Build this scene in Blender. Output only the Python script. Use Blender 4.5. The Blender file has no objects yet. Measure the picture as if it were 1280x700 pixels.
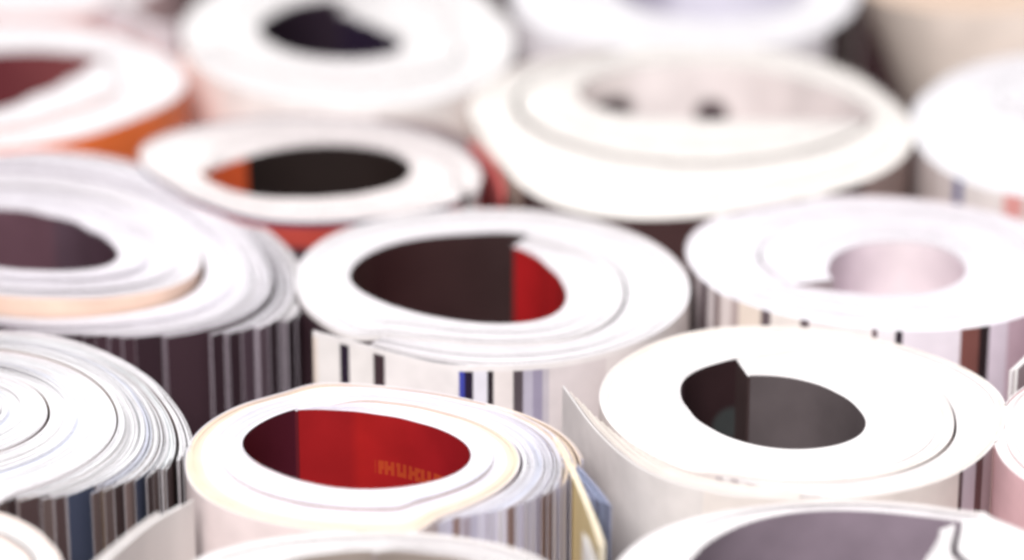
import bpy, math, random
import numpy as np

random.seed(7)
rng = np.random.default_rng(7)
scene = bpy.context.scene
COL = scene.collection

# ------------------------------------------------------------------ camera
H = 0.275                       # height of a magazine standing on its short edge
PITCH = math.radians(22.0)
DIST = 0.70
LENS = 120.0
CAM = np.array([0.0, -DIST * math.cos(PITCH), H + DIST * math.sin(PITCH)])
cd = bpy.data.cameras.new('camera')
cam = bpy.data.objects.new('camera', cd)
COL.objects.link(cam)
cam.location = CAM
cam.rotation_euler = (math.pi / 2 - PITCH, 0, 0)
cd.lens = LENS
cd.sensor_width = 36.0
cd.clip_start = 0.01
cd.clip_end = 50
cd.dof.use_dof = True
cd.dof.focus_distance = 0.636
cd.dof.aperture_fstop = 6.2
cd.dof.aperture_blades = 0
scene.camera = cam

# ------------------------------------------------------------------ light
w = bpy.data.worlds.new('World')
scene.world = w
w.use_nodes = True
bg = w.node_tree.nodes['Background']
bg.inputs['Color'].default_value = (1.0, 0.95, 0.975, 1)
bg.inputs['Strength'].default_value = 0.42


def area(name, loc, target, size, energy, color):
    l = bpy.data.lights.new(name, 'AREA')
    l.shape = 'DISK'
    l.size = size
    l.energy = energy
    l.color = color
    o = bpy.data.objects.new(name, l)
    COL.objects.link(o)
    o.location = loc
    d = np.array(target) - np.array(loc)
    import mathutils
    o.rotation_euler = mathutils.Vector(d).to_track_quat('-Z', 'Y').to_euler()
    return o


area('overhead_softbox', (-0.30, -1.05, 1.55), (0, 0.08, H), 1.0, 46.0, (1.0, 0.975, 0.97))

scene.view_settings.view_transform = 'Standard'
scene.view_settings.look = 'None'
scene.view_settings.exposure = 0.10
scene.view_settings.gamma = 1.0
scene.render.engine = 'CYCLES'
scene.cycles.use_denoising = True
scene.cycles.filter_width = 3.0           # the lens of the photograph is soft even in focus
scene.cycles.max_bounces = 10
scene.cycles.diffuse_bounces = 6

# ------------------------------------------------------------------ helpers
F = 1280 * LENS / 36.0
RGT = np.array([1.0, 0, 0])
FWD = np.array([0, math.cos(PITCH), -math.sin(PITCH)])
UPV = np.array([0, math.sin(PITCH), math.cos(PITCH)])


def unproject(pts, z=H):
    """where a point of the photograph lies on the level the roll tops stand at"""
    p = np.asarray(pts, float)
    d = FWD + ((p[:, :1] - 640) / F) * RGT - ((p[:, 1:2] - 350) / F) * UPV
    s = (z - CAM[2]) / d[:, 2:3]
    return (CAM + s * d)[:, :2]


def project(xy, z=H):
    v = np.column_stack([xy, np.full(len(xy), z)]) - CAM
    dz = v @ FWD
    return np.column_stack([640 + F * (v @ RGT) / dz, 350 - F * (v @ UPV) / dz])


PX = DIST / F                    # metres per pixel at the middle of the picture


def gsmooth(a, sigma):
    if sigma <= 0.5:
        return a
    r = int(3 * sigma) + 1
    k = np.exp(-0.5 * (np.arange(-r, r + 1) / sigma) ** 2)
    k /= k.sum()
    lo = 2 * a[0] - a[1:r + 1][::-1]
    hi = 2 * a[-1] - a[-r - 1:-1][::-1]
    return np.convolve(np.concatenate([lo, a, hi]), k, 'valid')


def sstep(x):
    x = np.clip(x, 0, 1)
    return x * x * (3 - 2 * x)


def catmull(P, per=10):
    P = np.asarray(P, float)
    Q = np.vstack([2 * P[0] - P[1], P, 2 * P[-1] - P[-2]])
    out = []
    for i in range(1, len(Q) - 2):
        t = np.linspace(0, 1, per, endpoint=False)[:, None]
        a, b, c, d = Q[i - 1], Q[i], Q[i + 1], Q[i + 2]
        out.append(0.5 * (2 * b + (c - a) * t + (2 * a - 5 * b + 4 * c - d) * t ** 2
                          + (3 * b - a - 3 * c + d) * t ** 3))
    out.append(P[-1:])
    return np.vstack(out)


# ------------------------------------------------------------------ materials
def nt(mat):
    mat.use_nodes = True
    return mat.node_tree, mat.node_tree.nodes, mat.node_tree.links


def paper_material():
    m = bpy.data.materials.new('magazine_paper')
    t, n, l = nt(m)
    b = n['Principled BSDF']
    b.inputs['Roughness'].default_value = 0.62
    b.inputs['Specular IOR Level'].default_value = 0.25
    a = n.new('ShaderNodeAttribute')
    a.attribute_name = 'Ink'
    g = n.new('ShaderNodeNewGeometry')
    mp = n.new('ShaderNodeMapping')
    mp.inputs['Scale'].default_value = (160, 160, 30)
    ns = n.new('ShaderNodeTexNoise')
    ns.inputs['Scale'].default_value = 1.0
    ns.inputs['Detail'].default_value = 5
    l.new(g.outputs['Position'], mp.inputs['Vector'])
    l.new(mp.outputs['Vector'], ns.inputs['Vector'])
    mr = n.new('ShaderNodeMapRange')
    mr.inputs['From Min'].default_value = 0.3
    mr.inputs['From Max'].default_value = 0.7
    mr.inputs['To Min'].default_value = 0.93
    mr.inputs['To Max'].default_value = 1.03
    l.new(ns.outputs['Fac'], mr.inputs['Value'])
    mx = n.new('ShaderNodeVectorMath')
    mx.operation = 'SCALE'
    l.new(a.outputs['Color'], mx.inputs[0])
    l.new(mr.outputs['Result'], mx.inputs['Scale'])
    l.new(mx.outputs['Vector'], b.inputs['Base Color'])
    return m


PAPER = paper_material()


def cover_material(name, stops, hard=True, top=None, spots=(), lettering=None, rough=0.45):
    """printed cover: colour fields (print, and on some rolls painted gap shade) along the sheet (UV x = turns / 4), UV y = metres below the top edge"""
    m = bpy.data.materials.new(name)
    t, n, l = nt(m)
    b = n['Principled BSDF']
    b.inputs['Roughness'].default_value = rough
    b.inputs['Specular IOR Level'].default_value = 0.22
    uv = n.new('ShaderNodeUVMap')
    uv.uv_map = 'UVMap'
    sp = n.new('ShaderNodeSeparateXYZ')
    l.new(uv.outputs['UV'], sp.inputs[0])
    ramp = n.new('ShaderNodeValToRGB')
    cr = ramp.color_ramp
    cr.interpolation = 'CONSTANT' if hard else 'LINEAR'
    stops = sorted(stops, key=lambda s: s[0])[:31]
    us = [q[0] for q in stops if q[0] > 0]
    ulo, uhi = (min(us) - 0.02, max(us) + 0.02) if us else (0.0, 4.0)
    while len(cr.elements) > 1:
        cr.elements.remove(cr.elements[-1])
    cr.elements[0].position = 0
    cr.elements[0].color = (*stops[0][1], 1)
    for u, c in stops:
        if u <= 0:
            cr.elements[0].color = (*c, 1)
            continue
        e = cr.elements.new(min(0.999, (u - ulo) / (uhi - ulo)))
        e.color = (*c, 1)
    rs = n.new('ShaderNodeMapRange')             # the ramp covers only the printed stretch, so narrow bars stay crisp
    rs.inputs['From Min'].default_value = ulo / 4
    rs.inputs['From Max'].default_value = uhi / 4
    l.new(sp.outputs['X'], rs.inputs['Value'])
    l.new(rs.outputs['Result'], ramp.inputs['Fac'])
    col = ramp.outputs['Color']

    def math_node(op, a, bv, clamp=False):
        q = n.new('ShaderNodeMath')
        q.operation = op
        q.use_clamp = clamp
        for i, v in enumerate((a, bv)):
            if hasattr(v, 'is_linked'):
                l.new(v, q.inputs[i])
            else:
                q.inputs[i].default_value = v
        return q.outputs[0]

    def mix(fac, c1, c2):
        q = n.new('ShaderNodeMix')
        q.data_type = 'RGBA'
        l.new(fac, q.inputs['Factor'])
        for s, v in (('A', c1), ('B', c2)):
            i = [x for x in q.inputs if x.name == s and x.type == 'RGBA'][0]
            if hasattr(v, 'is_linked'):
                l.new(v, i)
            else:
                i.default_value = (*v, 1)
        return [x for x in q.outputs if x.type == 'RGBA'][0]

    if top:                                     # unprinted (or other) band along the trimmed edge
        for v0, ctop in top:
            f = math_node('LESS_THAN', sp.outputs['Y'], v0)
            col = mix(f, col, ctop)
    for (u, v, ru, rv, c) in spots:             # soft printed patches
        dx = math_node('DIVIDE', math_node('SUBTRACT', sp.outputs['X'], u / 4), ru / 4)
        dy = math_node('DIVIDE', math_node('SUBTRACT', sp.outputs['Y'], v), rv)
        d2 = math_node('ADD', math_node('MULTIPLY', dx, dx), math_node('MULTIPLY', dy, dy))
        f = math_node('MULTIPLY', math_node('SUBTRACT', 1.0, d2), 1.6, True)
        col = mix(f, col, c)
    if lettering:                               # a row of letter strokes, too soft to read
        u0, u1, v0, v1, freq, c = lettering
        f = math_node('MULTIPLY', math_node('GREATER_THAN', sp.outputs['X'], u0 / 4),
                      math_node('LESS_THAN', sp.outputs['X'], u1 / 4))
        f = math_node('MULTIPLY', f, math_node('GREATER_THAN', sp.outputs['Y'], v0))
        f = math_node('MULTIPLY', f, math_node('LESS_THAN', sp.outputs['Y'], v1))
        ph = math_node('MULTIPLY', sp.outputs['X'], freq)
        st = math_node('GREATER_THAN', math_node('FRACT', ph, 0.0), 0.45)
        cell = n.new('ShaderNodeTexWhiteNoise')
        cell.noise_dimensions = '2D'
        cmb = n.new('ShaderNodeCombineXYZ')
        l.new(math_node('FLOOR', math_node('MULTIPLY', ph, 1.5), 0.0), cmb.inputs[0])
        l.new(math_node('FLOOR', math_node('MULTIPLY', sp.outputs['Y'], 3.0 / (v1 - v0)), 0.0), cmb.inputs[1])
        l.new(cmb.outputs[0], cell.inputs['Vector'])
        st2 = math_node('MAXIMUM', st, math_node('GREATER_THAN', cell.outputs['Value'], 0.6))
        f = math_node('MULTIPLY', math_node('MULTIPLY', f, st2), 0.4)
        col = mix(f, col, c)
    # ink is never perfectly even
    g = n.new('ShaderNodeNewGeometry')
    ns = n.new('ShaderNodeTexNoise')
    ns.inputs['Scale'].default_value = 90
    ns.inputs['Detail'].default_value = 6
    l.new(g.outputs['Position'], ns.inputs['Vector'])
    mr = n.new('ShaderNodeMapRange')
    mr.inputs['From Min'].default_value = 0.3
    mr.inputs['From Max'].default_value = 0.7
    mr.inputs['To Min'].default_value = 0.86
    mr.inputs['To Max'].default_value = 1.1
    l.new(ns.outputs['Fac'], mr.inputs['Value'])
    sc = n.new('ShaderNodeVectorMath')
    sc.operation = 'SCALE'
    l.new(col, sc.inputs[0])
    l.new(mr.outputs['Result'], sc.inputs['Scale'])
    l.new(sc.outputs['Vector'], b.inputs['Base Color'])
    return m


# ------------------------------------------------------------------ sheet meshes
class Sheets:
    """collects thin sheets that stand upright on the table; build() links them as one mesh"""

    def __init__(self):
        self.v, self.f, self.c, self.uv = [], [], [], []
        self.n = 0

    def add(self, pin, pout, ztop, edge, fin, fout, u=None, lean=0.0, cap=None):
        N = len(pin)
        zt = np.broadcast_to(np.asarray(ztop, float), (N,))
        z0 = np.full(N, 0.0045)

        def V(p, z):
            q = np.column_stack([p, z])
            if lean:
                q[:, 0] += (z - H) * lean
            return q
        # inner face pair, outer face pair, top pair: not shared, so the sides shade smooth and the cut edge stays sharp
        blocks = [V(pin, zt), V(pin, z0), V(pout, zt), V(pout, z0), V(pin, zt), V(pout, zt)]
        vs = np.vstack(blocks)
        b = self.n
        i = np.arange(N - 1)
        A = lambda k, j: b + k * N + i + j
        fi = np.column_stack([A(0, 0), A(1, 0), A(1, 1), A(0, 1)])
        fo = np.column_stack([A(2, 0), A(2, 1), A(3, 1), A(3, 0)])
        ft = np.column_stack([A(4, 0), A(4, 1), A(5, 1), A(5, 0)])
        # end caps with their own vertices
        caps = np.array([V(pin[:1], zt[:1])[0], V(pout[:1], zt[:1])[0], V(pout[:1], z0[:1])[0], V(pin[:1], z0[:1])[0],
                         V(pin[-1:], zt[-1:])[0], V(pin[-1:], z0[-1:])[0], V(pout[-1:], z0[-1:])[0], V(pout[-1:], zt[-1:])[0]])
        cb = b + 6 * N
        fc = np.array([[cb, cb + 1, cb + 2, cb + 3], [cb + 4, cb + 5, cb + 6, cb + 7]])
        self.v.append(vs)
        self.v.append(caps)
        self.n += 6 * N + 8
        self.f += [fi, fo, ft, fc]
        one = lambda c, k: np.tile(np.array([*c, 1.0]), (k, 1))
        self.c += [one(fin, N - 1), one(fout, N - 1), one(edge, N - 1), one(edge if cap is None else cap, 2)]
        if u is None:
            u = np.zeros(N)
        dz = zt - z0
        uvv = [np.column_stack([u, np.zeros(N)]), np.column_stack([u, dz]),
               np.column_stack([u, np.zeros(N)]), np.column_stack([u, dz]),
               np.column_stack([u, np.zeros(N)]), np.column_stack([u, np.zeros(N)])]
        self.uv.append(np.vstack(uvv))
        self.uv.append(np.array([[u[0], 0], [u[0], 0], [u[0], .2], [u[0], .2],
                                 [u[-1], 0], [u[-1], .2], [u[-1], .2], [u[-1], 0]]))

    def build(self, name, mats, parent, flip=False, cover=False):
        v = np.vstack(self.v)
        f = np.vstack(self.f).astype(np.int32)
        if flip:
            f = f[:, ::-1]
        c = np.vstack(self.c)
        uv = np.vstack(self.uv)
        v = v - np.array(parent['_o'])
        me = bpy.data.meshes.new(name)
        me.vertices.add(len(v))
        me.vertices.foreach_set('co', v.astype(np.float32).ravel())
        me.loops.add(f.size)
        me.loops.foreach_set('vertex_index', f.ravel())
        me.polygons.add(len(f))
        me.polygons.foreach_set('loop_start', np.arange(0, f.size, 4, dtype=np.int32))
        me.polygons.foreach_set('loop_total', np.full(len(f), 4, dtype=np.int32))
        me.polygons.foreach_set('use_smooth', np.ones(len(f), dtype=bool))
        me.update(calc_edges=True)
        at = me.attributes.new('Ink', 'FLOAT_COLOR', 'FACE')
        at.data.foreach_set('color', c.astype(np.float32).ravel())
        ul = me.uv_layers.new(name='UVMap')
        ul.data.foreach_set('uv', uv[f.ravel()].astype(np.float32).ravel())
        for m in mats:
            me.materials.append(m)
        if cover:                                # slot 0 inner face, 1 outer face, 2 cut edge
            mi = []
            for q in range(0, len(self.f), 4):
                for k, slot in enumerate((0, 1, 2, 0)):
                    mi.append(np.full(len(self.f[q + k]), slot, dtype=np.int32))
            me.polygons.foreach_set('material_index', np.concatenate(mi))
        me.update()
        o = bpy.data.objects.new(name, me)
        COL.objects.link(o)
        o.parent = parent
        return o


def tint(base, spread):
    b = np.array(base) * (1 + rng.normal(0, spread)) + rng.normal(0, spread * 0.35, 3)
    return np.clip(b, 0.02, 0.9)


WHITE = (0.83, 0.82, 0.835)
DARKINKS = [(.03, .018, .022), (.06, .04, .045), (.16, .11, .125), (.28, .22, .25), (.05, .04, .06), (.5, .45, .47), (.1, .06, .06)]


class Roll:
    def __init__(self, label, hole, outer, n, K=44, gaps=((0, 1.2),), edge=WHITE, edge_spread=0.015, tints=(),
                 inner=((0, (.3, .3, .3)),), inner_hard=True, inner_kw=None,
                 back=((0, (.6, .56, .54)),), back_hard=True, back_kw=None,
                 bundles=((0, 1, 0, 0, 0, 0),), shear=0.02, inks=DARKINKS, zdrop=None, flap=None, cover_end=None,
                 loose=(), lean=0.0, ztop=H, zjit=0.00005, back_px=None, inner_px=None, spine=(.3, .25, .26),
                 center=None, tsig=9, wedge=0.12, split=0.5, cap=None):
        self.ztop = ztop
        hp = unproject(hole, ztop)
        op = unproject(outer, ztop)
        cen = unproject([center], ztop)[0] if center else hp.mean(0)
        root = bpy.data.objects.new('rolled_magazine', None)
        root.empty_display_size = 0.02
        COL.objects.link(root)
        root.location = (cen[0], cen[1], 0.0)
        root['label'] = label
        root['category'] = 'magazine'
        root['group'] = 'rolled magazines standing packed on end'
        root['_o'] = (cen[0], cen[1], 0.0)
        self.root, self.cen = root, cen
        # hole as a function of the turn
        a = np.unwrap(np.arctan2(hp[:, 1] - cen[1], hp[:, 0] - cen[0]))
        sgn = -1.0 if a[-1] < a[0] else 1.0
        self.sgn, self.a0 = sgn, a[0]
        ph = (a - a[0]) * sgn / (2 * math.pi)
        r = np.hypot(*(hp - cen).T)
        o = np.argsort(ph)
        ph, r = ph[o], r[o]
        S = 144                                  # samples per turn
        g = np.arange(S + 1) / S
        Hh = gsmooth(np.interp(g, ph, r), 2.2)
        ao = ((np.arctan2(op[:, 1] - cen[1], op[:, 0] - cen[0]) - a[0]) * sgn / (2 * math.pi)) % 1.0
        ro = np.hypot(*(op - cen).T)
        o = np.argsort(ao)
        ao, ro = ao[o], ro[o]
        Oo = np.interp(g, np.concatenate([ao - 1, ao, ao + 1]), np.tile(ro, 3))
        O3 = gsmooth(np.concatenate([Oo[:-1], Oo[:-1], Oo]), 2.0)
        Oo = O3[S:2 * S + 1]
        M = int(round(n * S))
        phi = np.arange(M + 1) / S
        idx = np.arange(M + 1) % S
        layers = np.array([np.floor(n - (i / S) + 1e-9) + 1 for i in range(S)])
        t = (Oo[:S] - Hh[:S]) / layers
        t = np.where(layers == 2, t * 2 * split, t)
        T = gsmooth(t[idx], tsig)
        gap = np.interp(phi, [q[0] for q in gaps], [q[1] for q in gaps]) * PX
        step = max(Hh[S] - Hh[0] - gap[min(S, M)], 0.0005)
        wgt = sstep(phi / wedge)
        T = T * wgt + step * (1 - wgt)
        rin = np.zeros(M + 1)
        for i in range(M + 1):
            rin[i] = Hh[i] if i < S else rin[i - S] + T[i - S] + gap[i]
            if i > M - S:
                want = Oo[i % S] - rin[i]
                T[i] = max(want, 0.06 * T[i])
        T = np.maximum(gsmooth(T, 1.5), 0.0004)
        for i in range(S, M + 1):
            rin[i] = rin[i - S] + T[i - S] + gap[i]
        self.S, self.M, self.phi, self.rin, self.T = S, M, phi, rin, T
        self.n = n
        self.lean = lean
        self.zd = np.zeros(M + 1)
        if zdrop:
            self.zd = np.interp(phi, [q[0] for q in zdrop], [q[1] for q in zdrop]) * PX / math.cos(PITCH)
        flip = sgn < 0
        CT = 0.00028                             # cover stock
        # ---- page sections
        for bi, (k0, k1, e0, e1, fl0, fl1) in enumerate(bundles):
            sh = Sheets()
            cnt = max(2, int(round(K * (k1 - k0))))
            walk = drift = 0.0
            for j in range(cnt):
                k = k0 + (k1 - k0) * (j + 0.5) / cnt
                fj = (j + 0.5) / cnt
                end = n - (e0 + (e1 - e0) * fj) - shear * rng.random() * 0.35
                m_end = int(np.clip(end * S, 8, M))
                sl = slice(0, m_end + 1)
                inner0 = CT / np.maximum(T[sl], 1e-5)
                inner0 = np.minimum(inner0, 0.2)
                ka = inner0 + (1 - 2 * inner0) * (k0 + (k1 - k0) * (j + 0.0) / cnt)
                kb = inner0 + (1 - 2 * inner0) * (k0 + (k1 - k0) * (j + 0.982) / cnt)
                wob = 0.0
                fl = (fl0 + (fl1 - fl0) * fj + (rng.normal(0, 1.6) if fl1 > 0 else 0)) * PX * np.clip((phi[sl] - (end - 0.28)) / 0.28, 0, 1) ** 2
                ra = rin[sl] + T[sl] * ka + fl
                rb = rin[sl] + T[sl] * kb + fl
                ang = self.a0 + sgn * phi[sl] * 2 * math.pi
                cs = np.column_stack([np.cos(ang), np.sin(ang)])
                walk = 0.7 * walk + rng.normal(0, zjit)
                zz = ztop - self.zd[sl] + walk + rng.normal(0, 0.00003) \
                    + 0.00022 * np.sin(phi[sl] * 2 * math.pi * (0.6 + 0.2 * bi) + bi * 2.0)
                drift = 0.8 * drift + rng.normal(0, edge_spread * 1.0)
                e = tint(edge, edge_spread * 0.6)
                for (ta, tb, tc) in tints:
                    if ta <= k <= tb:
                        e = tint(tc, edge_spread * 0.6)
                e = np.clip(e * (1 + drift), 0.05, 0.88)
                fi_ = inks[rng.integers(len(inks))]
                fo_ = inks[rng.integers(len(inks))]
                sh.add(cen + cs * ra[:, None], cen + cs * rb[:, None], zz, e, fi_, fo_, phi[sl] / 4, lean, cap)
            o = sh.build('page_section' if len(bundles) > 1 else 'pages', [PAPER], root, flip)
            o['kind'] = 'stuff'
        # ---- covers
        ang = self.a0 + sgn * phi * 2 * math.pi
        self.cs = np.column_stack([np.cos(ang), np.sin(ang)])
        inner_stops = list(inner) + [(self.turn_at(p, 'in'), c) for p, c in (inner_px or [])]
        kw = dict(inner_kw or {})
        if 'spots' in kw:
            kw['spots'] = [((self.turn_at(s[0], 'in') if isinstance(s[0], tuple) else s[0]), *s[1:]) for s in kw['spots']]
        if 'lettering' in kw:
            L = kw['lettering']
            ua, ub = self.turn_at(L[0], 'in'), self.turn_at(L[1], 'in')
            kw['lettering'] = (min(ua, ub), max(ua, ub), *L[2:])
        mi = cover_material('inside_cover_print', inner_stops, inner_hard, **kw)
        me_ = min(S + 6, M)
        sl = slice(0, me_ + 1)
        sh = Sheets()
        sh.add(cen + self.cs[sl] * rin[sl][:, None], cen + self.cs[sl] * (rin[sl] + CT * 0.9)[:, None],
               ztop - self.zd[sl] + 0.0001, edge, (.5,) * 3, (.5,) * 3, phi[sl] / 4, lean)
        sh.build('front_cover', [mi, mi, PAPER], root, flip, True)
        # back cover, with an unrolled flap where the photograph shows one
        ce = n if cover_end is None else cover_end
        mc = int(np.clip(ce * S, 8, M))
        sl = slice(0, mc + 1)
        cin = cen + self.cs[sl] * (rin[sl] + T[sl] - CT * 0.9)[:, None]
        cout = cen + self.cs[sl] * (rin[sl] + T[sl])[:, None]
        u = phi[sl] / 4
        zz = ztop - self.zd[sl] + 0.0001
        if flap:
            fp = unproject(flap, ztop)
            pts = catmull(np.vstack([cout[-8], cout[-1], fp]), 12)[12:]
            d = np.gradient(pts, axis=0)
            d /= np.linalg.norm(d, axis=1)[:, None] + 1e-12
            nrm = np.column_stack([-d[:, 1], d[:, 0]]) * (-sgn) * -1.0
            inn = pts + nrm * CT * 0.9
            arc = np.concatenate([[0], np.cumsum(np.linalg.norm(np.diff(pts, axis=0), axis=1))])
            cout = np.vstack([cout, pts[1:]])
            cin = np.vstack([cin, inn[1:]])
            u = np.concatenate([u, u[-1] + arc[1:] / (2 * math.pi * 0.04) / 4])
            zz = np.concatenate([zz, np.full(len(pts) - 1, zz[-1])])
        self.c_path, self.c_u = cout, u
        bs = list(back) + [(self.turn_at(p, 'cover'), c) for p, c in (back_px or [])]
        kw = dict(back_kw or {})
        if 'spots' in kw:
            kw['spots'] = [((self.turn_at(s[0], 'cover') if isinstance(s[0], tuple) else s[0]), *s[1:]) for s in kw['spots']]
        mb = cover_material('outside_cover_print_shade', bs, back_hard, **kw)
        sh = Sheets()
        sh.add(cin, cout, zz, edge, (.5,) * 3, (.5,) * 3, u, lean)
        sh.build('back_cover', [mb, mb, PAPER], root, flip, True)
        # glued spine across the inner end of the block
        if spine:
            p0 = cen + self.cs[0] * rin[0]
            p1 = cen + self.cs[0] * (rin[0] + T[0])
            tan = (self.cs[0] - self.cs[1])
            tan /= np.linalg.norm(tan)
            sh = Sheets()
            pin = np.linspace(p0, p1, 4) + tan * 0.0005
            pout = np.linspace(p0, p1, 4) + tan * 0.00005
            sh.add(pin, pout, ztop - self.zd[0], edge, spine, spine, np.zeros(4), lean, spine)
            sh.build('spine', [PAPER], root, not flip)
        # loose leaves: px path, leaves, spacing px, colours (edge, face, face), shear px per leaf
        for (path, cnt, gap_px, ecol, ca, cb, cut, dz) in loose:
            pts = catmull(unproject(path, ztop), 12)
            d = np.gradient(pts, axis=0)
            d /= np.linalg.norm(d, axis=1)[:, None] + 1e-12
            nrm = np.column_stack([-d[:, 1], d[:, 0]])
            for j in range(cnt):
                sh = Sheets()
                q = pts + nrm * gap_px * PX * j
                q2 = pts + nrm * (gap_px * PX * j + 0.85 * max(0.00016, min(gap_px * PX, 0.00035)) * (1 if gap_px > 0 else -1))
                e = max(6, len(q) - int(cut * j))
                ia = ca if not isinstance(ca, list) else ca[rng.integers(len(ca))]
                ib = cb if not isinstance(cb, list) else cb[rng.integers(len(cb))]
                sh.add(q[:e], q2[:e], ztop + dz * PX + rng.normal(0, 0.00015), tint(ecol, 0.02), ia, ib,
                       np.linspace(0, 1, e), lean)
                sh.build('loose_page', [PAPER], root)
        del root['_o']

    def turn_at(self, p, which):
        """turn (along the sheet) nearest to a point of the photograph"""
        if isinstance(p, (int, float)):
            return p
        if which == 'cover':
            q = project(self.c_path, self.ztop)
            u = self.c_u * 4
            # the outer turn only
            lo = max(0, len(q) - self.S - 40)
            q, u = q[lo:], u[lo:]
            fi = np.linspace(0, len(q) - 1, len(q) * 10)
            q = np.column_stack([np.interp(fi, np.arange(len(u)), q[:, i]) for i in (0, 1)])
            u = np.interp(fi, np.arange(len(u)), u)
            d = np.hypot(*(q - np.array(p)).T)
            return float(u[int(np.argmin(d))])
        sl = slice(0, min(self.S, self.M) + 1)
        q = project(self.cen + self.cs[sl] * self.rin[sl][:, None], self.ztop)
        d = np.hypot(*(q - np.array(p)).T)
        return float(self.phi[int(np.argmin(d))])


# ------------------------------------------------------------------ the table
def table():
    import bmesh
    bm = bmesh.new()
    bmesh.ops.create_cube(bm, size=1)
    for v in bm.verts:
        v.co.x *= 4.0
        v.co.y *= 6.0
        v.co.z = v.co.z * 0.03 - 0.015
    bmesh.ops.bevel(bm, geom=bm.edges[:], offset=0.003, segments=2, affect='EDGES')
    me = bpy.data.meshes.new('table_top')
    bm.to_mesh(me)
    bm.free()
    o = bpy.data.objects.new('table_top', me)
    COL.objects.link(o)
    o.location = (0, 1.6, 0.004)
    o['kind'] = 'structure'
    o['label'] = 'dark brown table top under the rolled magazines'
    m = bpy.data.materials.new('dark_wood')
    t, n, l = nt(m)
    b = n['Principled BSDF']
    b.inputs['Roughness'].default_value = 0.8
    b.inputs['Specular IOR Level'].default_value = 0.1
    tc = n.new('ShaderNodeTexCoord')
    mp = n.new('ShaderNodeMapping')
    mp.inputs['Scale'].default_value = (2, 22, 22)
    ns = n.new('ShaderNodeTexNoise')
    ns.inputs['Scale'].default_value = 4
    ns.inputs['Detail'].default_value = 8
    rp = n.new('ShaderNodeValToRGB')
    rp.color_ramp.elements[0].color = (.02, .008, .010, 1)
    rp.color_ramp.elements[1].color = (.055, .022, .024, 1)
    l.new(tc.outputs['Object'], mp.inputs[0])
    l.new(mp.outputs[0], ns.inputs['Vector'])
    l.new(ns.outputs['Fac'], rp.inputs['Fac'])
    l.new(rp.outputs['Color'], b.inputs['Base Color'])
    me.materials.append(m)


table()

# ------------------------------------------------------------------ the rolled magazines
CREAM = (.84, .78, .70)
LILAC = (.75, .73, .80)
BLUISH = (.67, .70, .80)

# middle of the picture: black and red inside, striped print outside
Roll('white rolled magazine with a black and bright red inside, middle of the picture',
     hole=[(643, 309), (660, 316), (684, 335), (702, 355), (708, 373), (700, 390), (675, 401), (640, 405), (600, 404), (555, 398),
           (510, 388), (470, 374), (445, 360), (436, 348), (441, 334), (462, 317), (500, 303), (545, 296), (590, 293), (640, 291)],
     outer=[(620, 262), (690, 266), (755, 280), (810, 300), (848, 328), (862, 358), (855, 388), (830, 412), (790, 430), (740, 445),
            (680, 455), (610, 458), (550, 452), (490, 438), (440, 420), (400, 400), (378, 375), (370, 350), (378, 325), (400, 303),
            (440, 284), (500, 270), (560, 263)],
     n=1.50, K=52, gaps=((0, .6), (1.0, 1), (1.2, 1.8), (1.5, 1)), edge=(.79, .78, .80), edge_spread=.022,
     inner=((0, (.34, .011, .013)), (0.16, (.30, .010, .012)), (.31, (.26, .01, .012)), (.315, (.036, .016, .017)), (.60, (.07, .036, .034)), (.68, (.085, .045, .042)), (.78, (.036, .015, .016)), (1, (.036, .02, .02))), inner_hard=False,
     cover_end=1.40, flap=[(555, 456), (500, 444), (440, 427), (391, 414)],
     back=((0, (.04, .02, .026)), (1.03, (.74, .69, .68))),  # dark first field is painted shadow on the wall left of the flap
     back_px=[((760, 440), (.66, .60, .60)), ((690, 455), (.5, .46, .5)), ((680, 457), (.30, .27, .36)), ((668, 458), (.45, .42, .5)),
              ((656, 459), (.09, .07, .08)), ((646, 460), (.74, .68, .66)), ((621, 461), (.02, .012, .016)), ((610, 461), (.72, .70, .76)),
              ((592, 461), (.02, .012, .03)), ((582, 460), (.05, .06, .34)), ((574, 460), (.76, .72, .71)),
              ((481, 441), (.05, .03, .035)), ((468, 438), (.78, .74, .72)), ((436, 428), (.02, .012, .025)), ((424, 426), (.78, .74, .72)),
              ((396, 417), (.72, .62, .55))],
     back_kw=dict(top=[(.0012, (.78, .74, .73))]), spine=(.06, .02, .02))

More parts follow.
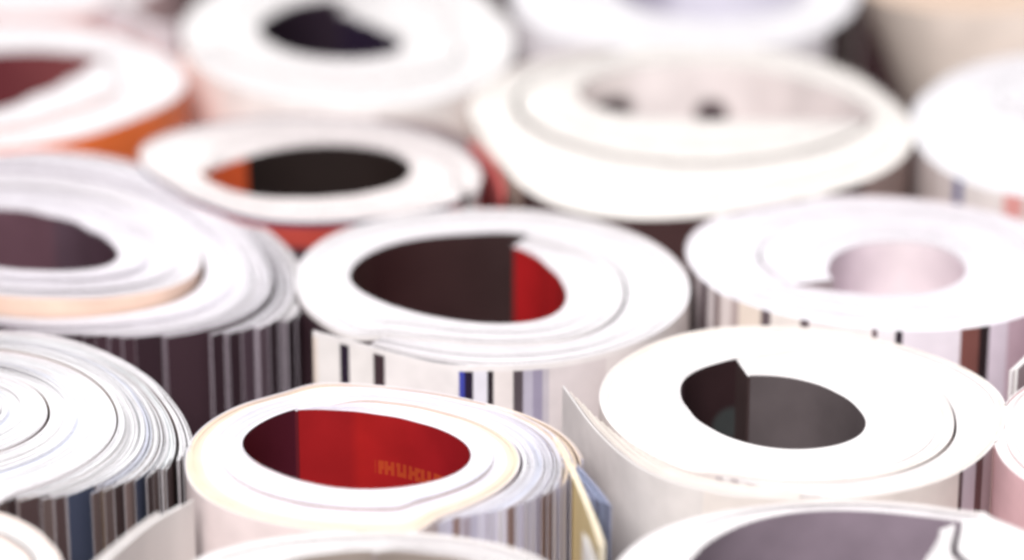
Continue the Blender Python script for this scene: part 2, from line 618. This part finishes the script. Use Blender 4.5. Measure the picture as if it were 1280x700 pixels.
# front left of centre: red inside, cream banded block
Roll('cream edged rolled magazine with a bright red inside, near the front',
     hole=[(373, 513), (420, 514), (470, 519), (520, 529), (560, 542), (583, 556), (590, 570), (583, 584), (560, 597), (520, 607),
           (475, 612), (430, 611), (385, 603), (345, 590), (315, 574), (302, 557), (306, 545), (325, 530), (350, 518), (369, 512)],
     outer=[(376, 480), (400, 478), (450, 481), (520, 488), (590, 501), (650, 519), (690, 542), (706, 572), (702, 602), (680, 630),
            (630, 655), (560, 665), (480, 665), (380, 661), (300, 644), (248, 618), (232, 580), (240, 550), (270, 522), (310, 503),
            (366, 491)],
     n=1.52, spine=(.12, .012, .02), cap=(.6, .57, .64), K=60, gaps=((0, .6), (1, .8), (1.5, 1.5)), edge=(.75, .75, .80),
     tints=((0, .12, (.82, .82, .84)), (.30, .42, BLUISH), (.74, 1, (.82, .68, .53))),
     inner=((0, (.27, .010, .012)), (.10, (.33, .012, .012)), (.3, (.24, .008, .012)), (.70, (.26, .010, .014)), (.77, (.2, .012, .016)), (.84, (.06, .010, .016)), (1, (.07, .010, .02))), inner_hard=False,
     inner_kw=dict(spots=[((318, 538), .0105, .02, .004, (.40, .10, .02))],
                   lettering=((466, 519), (556, 541), .0094, .0122, 300, (.50, .10, .02))),
     bundles=((0, .45, .0, .06, 0, 6), (.45, .8, .06, .115, 7, 15), (.8, 1, .115, .15, 16, 22)),
     inks=[(.66, .64, .74), (.58, .56, .66), (.42, .36, .42), (.72, .70, .76), (.5, .48, .6), (.62, .6, .72), (.3, .2, .18)],
     cover_end=1.34, back=((0, (.66, .57, .56)),),
     loose=[([(690, 548), (709, 582), (726, 620), (740, 655), (749, 682)], 4, 1.6, (.85, .78, .62), (.60, .48, .26), (.7, .6, .4), 0, 0),
            ([(690, 546), (714, 568), (735, 592), (752, 612), (764, 629)], 8, -2.4, (.45, .51, .72), [(.05, .03, .05), (.10, .10, .18)], [(.05, .03, .05), (.14, .14, .22)], 1.2, -2)])  # dark leaf faces are painted shade between the neighbouring rolls; only edges are blue

# front right: grey-brown inside, outer leaf unrolled to the left
Roll('white rolled magazine with a dark grey inside and its outer leaf unrolled',
     hole=[(938, 470), (970, 471), (1010, 478), (1045, 492), (1072, 512), (1083, 530), (1075, 545), (1050, 556), (1010, 562), (970, 561),
           (930, 553), (890, 536), (862, 512), (851, 492), (855, 475), (875, 462), (905, 453), (934, 446)],
     outer=[(940, 408), (1010, 410), (1080, 420), (1150, 440), (1210, 462), (1250, 490), (1260, 515), (1247, 548), (1222, 576), (1180, 600),
            (1120, 616), (1040, 625), (960, 618), (900, 602), (840, 581), (795, 558), (766, 534), (752, 512), (750, 490), (762, 465),
            (790, 443), (830, 424), (880, 412)],
     n=1.60, split=.66, inks=[(.6, .56, .55), (.5, .45, .45), (.68, .64, .63), (.64, .6, .59)], edge_spread=.026, spine=(.05, .03, .03), K=56, gaps=((0, .6), (1.0, .7), (1.25, 1.2), (1.4, 2), (1.7, 2)), edge=(.785, .775, .775),
     tints=((.9, 1, CREAM),),
     inner=((0, (.10, .082, .085)), (.42, (.05, .03, .035)), (.78, (.09, .05, .06)), (.88, (.035, .018, .02))),
     inner_kw=dict(spots=[((915, 452), .0135, .035, .004, (.055, .06, .06))]),
     back=((0, (.68, .62, .59)),), cover_end=1.50,
     flap=[(930, 622), (880, 614), (830, 600), (785, 576), (742, 536), (703, 483)],
     loose=[([(1000, 622), (930, 618), (880, 610), (830, 596), (788, 573), (748, 536), (712, 490)], 14, -1.9, CREAM, (.7, .66, .64), (.7, .66, .64), 2, 0)],
     bundles=((0, .82, 0, .09, 0, 0), (.82, 1, .09, .11, 0, 0)),
     back_px=[((1240, 556), (.4, .34, .36)), ((1228, 568), (.10, .05, .05)), ((1220, 576), (.5, .45, .5)), ((1205, 588), (.06, .03, .035)), ((1200, 591), (.72, .66, .62)),
              ((880, 612), (.66, .62, .6))])

# bottom right, cut by the frame
Roll('thick rolled magazine with a wide grey purple inside in the lower right corner',
     hole=[(1176, 664), (1150, 700), (1138, 740), (1110, 790), (1060, 826), (980, 838), (900, 820), (858, 780), (850, 740), (866, 700),
           (905, 668), (950, 650), (1000, 641), (1060, 639), (1110, 642), (1160, 648), (1210, 654), (1246, 660)],
     outer=[(775, 700), (800, 675), (850, 652), (920, 637), (1000, 629), (1080, 627), (1160, 632), (1230, 645), (1280, 662), (1330, 690),
            (1352, 730), (1345, 790), (1280, 850), (1150, 895), (1000, 905), (870, 875), (785, 815), (757, 755)],
     n=1.30, K=40, gaps=((0, 1), (1, 10), (1.12, 8), (1.3, 3)), edge=(.80, .785, .79), edge_spread=.022, center=(1010, 735),
     inner=((0, (.2, .17, .2)), (.45, (.22, .17, .21)), (.62, (.17, .13, .165)), (.72, (.26, .21, .25)), (.9, (.24, .19, .23))),
     inner_hard=False, back=((0, (.7, .66, .64)),),
     loose=[([(790, 830), (764, 775), (744, 715), (728, 668)], 3, -2.0, (.84, .83, .82), (.75, .72, .7), (.6, .57, .56), .5, 0)])

# right of the middle: pale pink inside
Roll('white rolled magazine with a pale pink inside, right of the middle',
     hole=[(1040, 348), (1037, 330), (1050, 316), (1080, 306), (1120, 303), (1165, 307), (1195, 320), (1207, 335), (1200, 352), (1170, 364),
           (1120, 369), (1070, 366), (1020, 360), (975, 354), (945, 346)],
     outer=[(1060, 245), (1000, 248), (920, 262), (875, 282), (857, 305), (865, 335), (890, 360), (940, 383), (1000, 399), (1080, 410),
            (1160, 415), (1230, 408), (1290, 392), (1330, 365), (1345, 335), (1330, 305), (1290, 280), (1230, 262), (1150, 250)],
     center=(1110, 338), n=1.56, K=46, gaps=((0, 1), (1, 2.5), (1.2, 1.5), (1.6, 1)), edge=(.80, .785, .825), edge_spread=.02,
     inner=((0, (.64, .54, .60)), (.2, (.67, .56, .63)), (.35, (.74, .65, .67)), (.6, (.7, .58, .64)), (1, (.7, .6, .65))), inner_hard=False,
     back=((0, (.62, .54, .6)),),
     back_px=[((1300, 388), (.5, .36, .42)), ((1262, 400), (.66, .58, .66)), ((1238, 406), (.02, .012, .014)), ((1225, 409), (.18, .07, .06)),
              ((1203, 412), (.74, .68, .74)), ((1130, 414), (.02, .012, .02)), ((1120, 413), (.74, .70, .73)), ((1099, 412), (.12, .08, .09)),
              ((1092, 411), (.76, .7, .7)), ((1013, 401), (.10, .07, .08)), ((1003, 399), (.76, .7, .66)), ((963, 390), (.12, .09, .1)),
              ((953, 387), (.72, .62, .54)), ((925, 378), (.42, .34, .33)), ((915, 374), (.7, .62, .6)), ((902, 367), (.2, .14, .14)),
              ((895, 363), (.66, .6, .6)), ((885, 356), (.08, .05, .06)), ((878, 350), (.5, .44, .45)), ((870, 342), (.14, .1, .1)), ((862, 330), (.5, .4, .4))],
     cover_end=1.56, flap=None,
     loose=[([(1335, 380), (1310, 410), (1285, 440), (1262, 462)], 4, 2.2, (.82, .8, .79), (.66, .6, .58), (.5, .42, .44), .6, 0)])

# back, right of centre: wide white hollow roll
Roll('widest white rolled magazine, hollow, with a second layer curled inside',
     hole=[(1082, 150), (1050, 150), (1000, 149), (930, 150), (850, 149), (785, 144), (738, 133), (720, 118), (735, 100), (780, 88),
           (840, 82), (900, 82), (960, 90), (1010, 103), (1052, 118), (1082, 134), (1099, 149)],
     outer=[(860, 55), (960, 62), (1040, 82), (1100, 115), (1130, 140), (1141, 163), (1138, 188), (1120, 208), (1080, 228), (1000, 250), (900, 270),
            (800, 278), (735, 274), (684, 260), (652, 234), (628, 198), (600, 164), (584, 135), (604, 106), (652, 82), (740, 62)],
     n=1.55, K=40, gaps=((0, 1), (1, 6), (1.2, 6), (1.5, 6)), edge=(.83, .805, .765), edge_spread=.010,
     center=(890, 106), wedge=.03,
     inner=((0, (.74, .68, .66)), (.5, (.76, .7, .69)), (.8, (.66, .59, .58))), inner_hard=False,
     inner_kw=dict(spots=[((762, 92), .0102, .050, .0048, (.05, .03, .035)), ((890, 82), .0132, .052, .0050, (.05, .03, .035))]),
     back=((0, (.10, .06, .055)),),
     back_px=[((1141, 180), (.3, .22, .2)), ((1080, 226), (.06, .03, .03)), ((640, 250), (.45, .33, .28))])

# back, left of centre: black and orange inside, red outside
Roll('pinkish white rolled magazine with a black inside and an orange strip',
     hole=[(264, 213), (285, 205), (310, 197), (350, 187), (400, 182), (450, 184), (490, 192), (512, 205), (514, 217), (500, 230), (465, 240),
           (420, 246), (370, 248), (325, 246), (298, 241), (270, 231), (250, 217)],
     outer=[(385, 145), (460, 150), (520, 162), (570, 182), (598, 208), (602, 228), (580, 248), (530, 263), (460, 273), (390, 278),
            (330, 275), (270, 258), (215, 232), (180, 205), (170, 190), (185, 175), (230, 160), (300, 150)],
     center=(395, 215), n=1.55, K=36, gaps=((0, .6), (1, 1), (1.4, 1)), edge=(.82, .775, .765), spine=(.3, .08, .03),
     inner=((0, (.60, .095, .03)),), inner_px=[((307, 198), (.018, .012, .011)), ((285, 238), (.3, .06, .02))],
     back=((0, (.05, .025, .035)),),  # dark field below the red band is painted shade of the gap in front
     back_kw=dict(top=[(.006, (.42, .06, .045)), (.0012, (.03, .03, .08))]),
     loose=[([(585, 176), (606, 196), (620, 220), (627, 248)], 5, 1.6, (.6, .13, .11), [(.5, .06, .06), (.45, .1, .1)],
             [(.5, .05, .05), (.25, .18, .22)], 1.2, -1),
            ([(470, 147), (540, 154), (590, 174), (622, 206)], 4, 2.2, (.62, .54, .5), (.3, .24, .24), (.4, .3, .28), 1.5, -1)])

# left, middle row: dark purple inside, fanned leaves
Roll('large rolled magazine with a dark purple inside and a stepped core, left edge',
     hole=[(-86, 300), (-60, 272), (-20, 262), (10, 262), (60, 271), (110, 289), (140, 307), (150, 320), (140, 332), (100, 338), (50, 338),
           (0, 334), (-50, 326), (-90, 316), (-125, 304)],
     outer=[(0, 182), (90, 185), (180, 202), (250, 230), (308, 267), (345, 300), (360, 335), (354, 366), (326, 386), (280, 400), (220, 407),
            (150, 410), (70, 408), (0, 402), (-80, 392), (-170, 375), (-220, 330), (-230, 280), (-190, 225), (-100, 192)],
     center=(30, 302), n=1.92, cap=(.46, .40, .45), shear=.05, K=90, gaps=((0, .6), (.9, 1), (1.2, 1.4), (1.6, 4)), edge=(.80, .78, .825), edge_spread=.011,
     tints=((.88, 1, (.80, .78, .80)), (.3, .4, LILAC)),
     inner=((0, (.10, .05, .065)), (.3, (.075, .045, .06)), (.55, (.05, .025, .035)), (1, (.1, .05, .06))), inner_hard=False,
     zdrop=((0, 0), (1.0, 0), (1.3, 6), (1.5, 11), (1.7, 22), (2, 24)),
     bundles=((0, .34, .0, .14, 0, 2), (.34, .52, .143, .205, 2, 6), (.52, .74, .228, .275, 13, 19), (.74, 1, .295, .33, 27, 36)),
     inks=[(.03, .014, .02), (.045, .022, .03), (.08, .05, .065), (.13, .09, .11), (.03, .014, .02)],
     cover_end=1.50, back=((0, (.72, .52, .42)), (1.02, (.2, .14, .17)), (1.3, (.10, .065, .085))))

# left, lower row
Roll('rolled magazine with many fanned page ends striped dark, lower left edge',
     hole=[(-96, 505), (-80, 494), (-55, 490), (-32, 496), (-24, 508), (-36, 520), (-60, 526), (-88, 522), (-112, 512)],
     outer=[(-60, 414), (0, 415), (60, 419), (120, 436), (168, 462), (203, 500), (222, 540), (226, 575), (200, 608), (150, 630), (80, 648),
            (0, 650), (-100, 640), (-220, 600), (-290, 530), (-270, 460), (-170, 422)],
     center=(-60, 508), n=2.67, cap=(.55, .51, .53), K=80, gaps=((0, .6), (1.2, .8), (1.4, 1), (1.6, 2.5), (1.9, .8), (2.5, .8)), edge=(.80, .80, .825), edge_spread=.012,
     tints=((.4, .5, BLUISH), (.7, .8, (.74, .77, .79))),
     inner=((0, (.3, .28, .3)),),
     bundles=((0, .3, -.0, .03, 0, 8), (.3, .62, .033, .075, 9, 12), (.62, 1, .08, .13, 12, 14)), shear=.05,
     inks=[(.05, .03, .03), (.12, .085, .08), (.22, .16, .15), (.03, .018, .022), (.05, .06, .1), (.16, .09, .04), (.08, .05, .05), (.05, .03, .03)],
     cover_end=2.52, back=((0, (.6, .52, .54)),))

# lower left corner, unrolling to the right
Roll('small rolled magazine in the lower left corner with its end unrolled',
     hole=[(-40, 690), (-62, 693), (-76, 706), (-66, 722), (-36, 728), (-8, 720), (0, 706), (-14, 694), (-36, 684)],
     outer=[(-40, 634), (0, 641), (32, 655), (60, 678), (76, 702), (72, 740), (30, 772), (-40, 782), (-120, 765), (-160, 720), (-140, 670), (-95, 643)],
     center=(-38, 706), n=2.4, K=26, gaps=((0, 1), (2, 2.5)), edge=(.82, .80, .79), edge_spread=.03, tints=((.45, .6, (.55, .66, .66)), (.8, 1, (.78, .66, .6))),
     inner=((0, (.3, .28, .3)),), back=((0, (.7, .6, .56)),),
     loose=[([(-30, 795), (40, 775), (100, 733), (140, 697), (190, 656), (242, 626)], 8, 1.7, (.84, .83, .83), (.74, .70, .68), (.74, .70, .68), 1.6, 0)])

# bottom middle
Roll('rolled magazine cut off by the bottom of the picture, grey brown inside',
     hole=[(470, 691), (540, 694), (590, 702), (625, 720), (635, 745), (610, 775), (550, 795), (470, 802), (390, 795), (330, 775), (305, 745),
           (318, 720), (355, 702), (410, 693), (462, 689)],
     outer=[(240, 700), (300, 682), (380, 670), (450, 666), (530, 668), (600, 677), (660, 691), (700, 715), (715, 750), (690, 800), (620, 840),
            (500, 860), (370, 850), (270, 815), (222, 765), (222, 725)],
     n=1.5, K=36, edge=(.80, .795, .79), edge_spread=.022, inner=((0, (.3, .25, .22)),), back=((0, (.7, .66, .64)),))

# back row, left: maroon inside, orange outside
Roll('rolled magazine with a maroon inside and an orange cover, upper left',
     hole=[(114, 79), (82, 99), (40, 119), (0, 137), (-40, 145), (-85, 140), (-118, 118), (-100, 90), (-40, 70), (20, 65), (80, 67), (120, 71), (158, 78)],
     outer=[(0, 28), (60, 28), (130, 40), (190, 62), (226, 88), (233, 106), (218, 126), (165, 150), (95, 174), (0, 186), (-90, 190), (-180, 165),
            (-220, 120), (-190, 70), (-100, 36)],
     center=(0, 100), n=1.42, K=36, gaps=((0, 1), (1, 2), (1.4, 1)), edge=(.835, .82, .83),
     inner=((0, (.17, .035, .042)), (.5, (.17, .035, .042)), (.8, (.14, .028, .035)), (1, (.2, .06, .06))), inner_hard=False,
     back=((0, (.85, .19, .05)),))

# back row, centre left: dark blue inside
Roll('white rolled magazine with a dark navy inside, top edge of the picture',
     hole=[(426, 16), (450, 27), (476, 39), (504, 53), (496, 66), (462, 73), (420, 74), (378, 69), (340, 55), (323, 40), (342, 18), (374, 4), (404, -2), (418, 0)],
     outer=[(232, 50), (252, 85), (300, 110), (370, 128), (450, 136), (530, 130), (590, 113), (630, 85), (640, 55), (620, 15), (560, -25),
            (460, -50), (370, -45), (290, -20), (240, 15)],
     n=1.66, wedge=.05, spine=(.02, .012, .02), K=40, gaps=((0, 1), (1, 2)), edge=(.84, .83, .825), inner=((0, (.02, .012, .028)), (.45, (.02, .02, .07)), (.75, (.02, .012, .02))),
     inner_hard=False, back=((0, (.8, .76, .74)),))

# right edge, upper
Roll('greyish white rolled magazine cut by the upper right edge of the picture',
     hole=[(1300, 150), (1320, 140), (1350, 138), (1375, 146), (1380, 158), (1360, 168), (1330, 170), (1305, 164), (1288, 154)],
     outer=[(1142, 150), (1165, 112), (1210, 84), (1265, 70), (1340, 66), (1430, 80), (1500, 115), (1520, 160), (1490, 210), (1420, 240),
            (1340, 252), (1270, 246), (1215, 232), (1172, 208), (1148, 180)],
     n=1.6, K=44, gaps=((0, 1), (1, 2), (1.6, 2)), edge=(.80, .795, .82), edge_spread=.02, inner=((0, (.3, .28, .3)),),
     back=((0, (.68, .6, .58)),),
     back_px=[((1280, 248), (.66, .3, .28)), ((1256, 243), (.72, .66, .64)), ((1203, 228), (.09, .1, .25)), ((1193, 223), (.66, .58, .56)),
              ((1165, 202), (.5, .42, .40)), ((1158, 196), (.64, .58, .56)), ((1152, 190), (.4, .33, .33))])

# back right corner, leaning
Roll('beige rolled magazine leaning in the upper right corner',
     hole=[(1120, -60), (1160, -80), (1230, -88), (1300, -80), (1335, -60), (1320, -38), (1260, -24), (1190, -26), (1140, -38), (1112, -54)],
     outer=[(1066, -45), (1070, -22), (1092, -4), (1140, 10), (1210, 16), (1290, 12), (1360, -6), (1395, -40), (1380, -85), (1310, -118),
            (1210, -125), (1120, -105), (1075, -72)],
     n=1.5, K=30, edge=(.80, .62, .48), inner=((0, (.3, .2, .15)),), back=((0, (.72, .62, .55)),), lean=-.42)

# back row, right of centre
Roll('white rolled magazine with a lavender inside, top edge above the widest roll',
     hole=[(782, 2), (770, -14), (800, -34), (870, -44), (950, -40), (1000, -22), (1004, 0), (975, 16), (920, 24), (860, 24), (815, 16), (786, 6)],
     outer=[(642, 5), (665, 32), (705, 50), (770, 60), (850, 63), (940, 60), (1010, 48), (1052, 26), (1068, 0), (1060, -40), (1000, -80), (870, -100),
            (740, -80), (660, -40)],
     center=(890, -10), n=1.5, K=32, edge=(.83, .825, .85), inner=((0, (.5, .47, .56)), (.25, (.66, .64, .72)), (.6, (.62, .6, .68))), inner_hard=False,
     back=((0, (.7, .67, .7)),), back_px=[((1068, -2), (.03, .015, .02)), ((1035, 36), (.7, .67, .7))])  # dark stretch paints the shaded gap towards the leaning roll

# back left corner
Roll('pinkish rolled magazine in the upper left corner of the picture',
     hole=[(-10, -70), (20, -85), (80, -84), (110, -68), (100, -48), (50, -38), (0, -44), (-20, -64)],
     outer=[(-120, -40), (-90, -5), (-20, 18), (60, 22), (130, 14), (190, -8), (222, -45), (210, -90), (130, -125), (30, -130), (-70, -105)],
     n=1.6, K=28, edge=(.82, .77, .775), inner=((0, (.3, .25, .25)),), back=((0, (.62, .45, .45)),),
     loose=[([(90, -2), (150, 14), (190, 34), (222, 30)], 6, 3.0, (.82, .8, .81), (.6, .55, .58), (.6, .55, .58), .8, 0)])

# right edge, lower
Roll('pink rolled magazine with ruffled pages cut by the lower right edge',
     hole=[(1370, 540), (1390, 515), (1440, 500), (1500, 510), (1520, 540), (1490, 570), (1430, 578), (1380, 560), (1362, 545)],
     outer=[(1243, 548), (1252, 515), (1280, 485), (1340, 458), (1430, 446), (1520, 460), (1590, 500), (1610, 545), (1580, 600), (1500, 635),
            (1420, 642), (1330, 625), (1272, 595)],
     n=1.5, K=34, edge=(.83, .80, .80), edge_spread=.012, inks=[(.6, .5, .5), (.5, .4, .4)], inner=((0, (.3, .2, .2)),), back=((0, (.68, .44, .46)),), zjit=.0002)
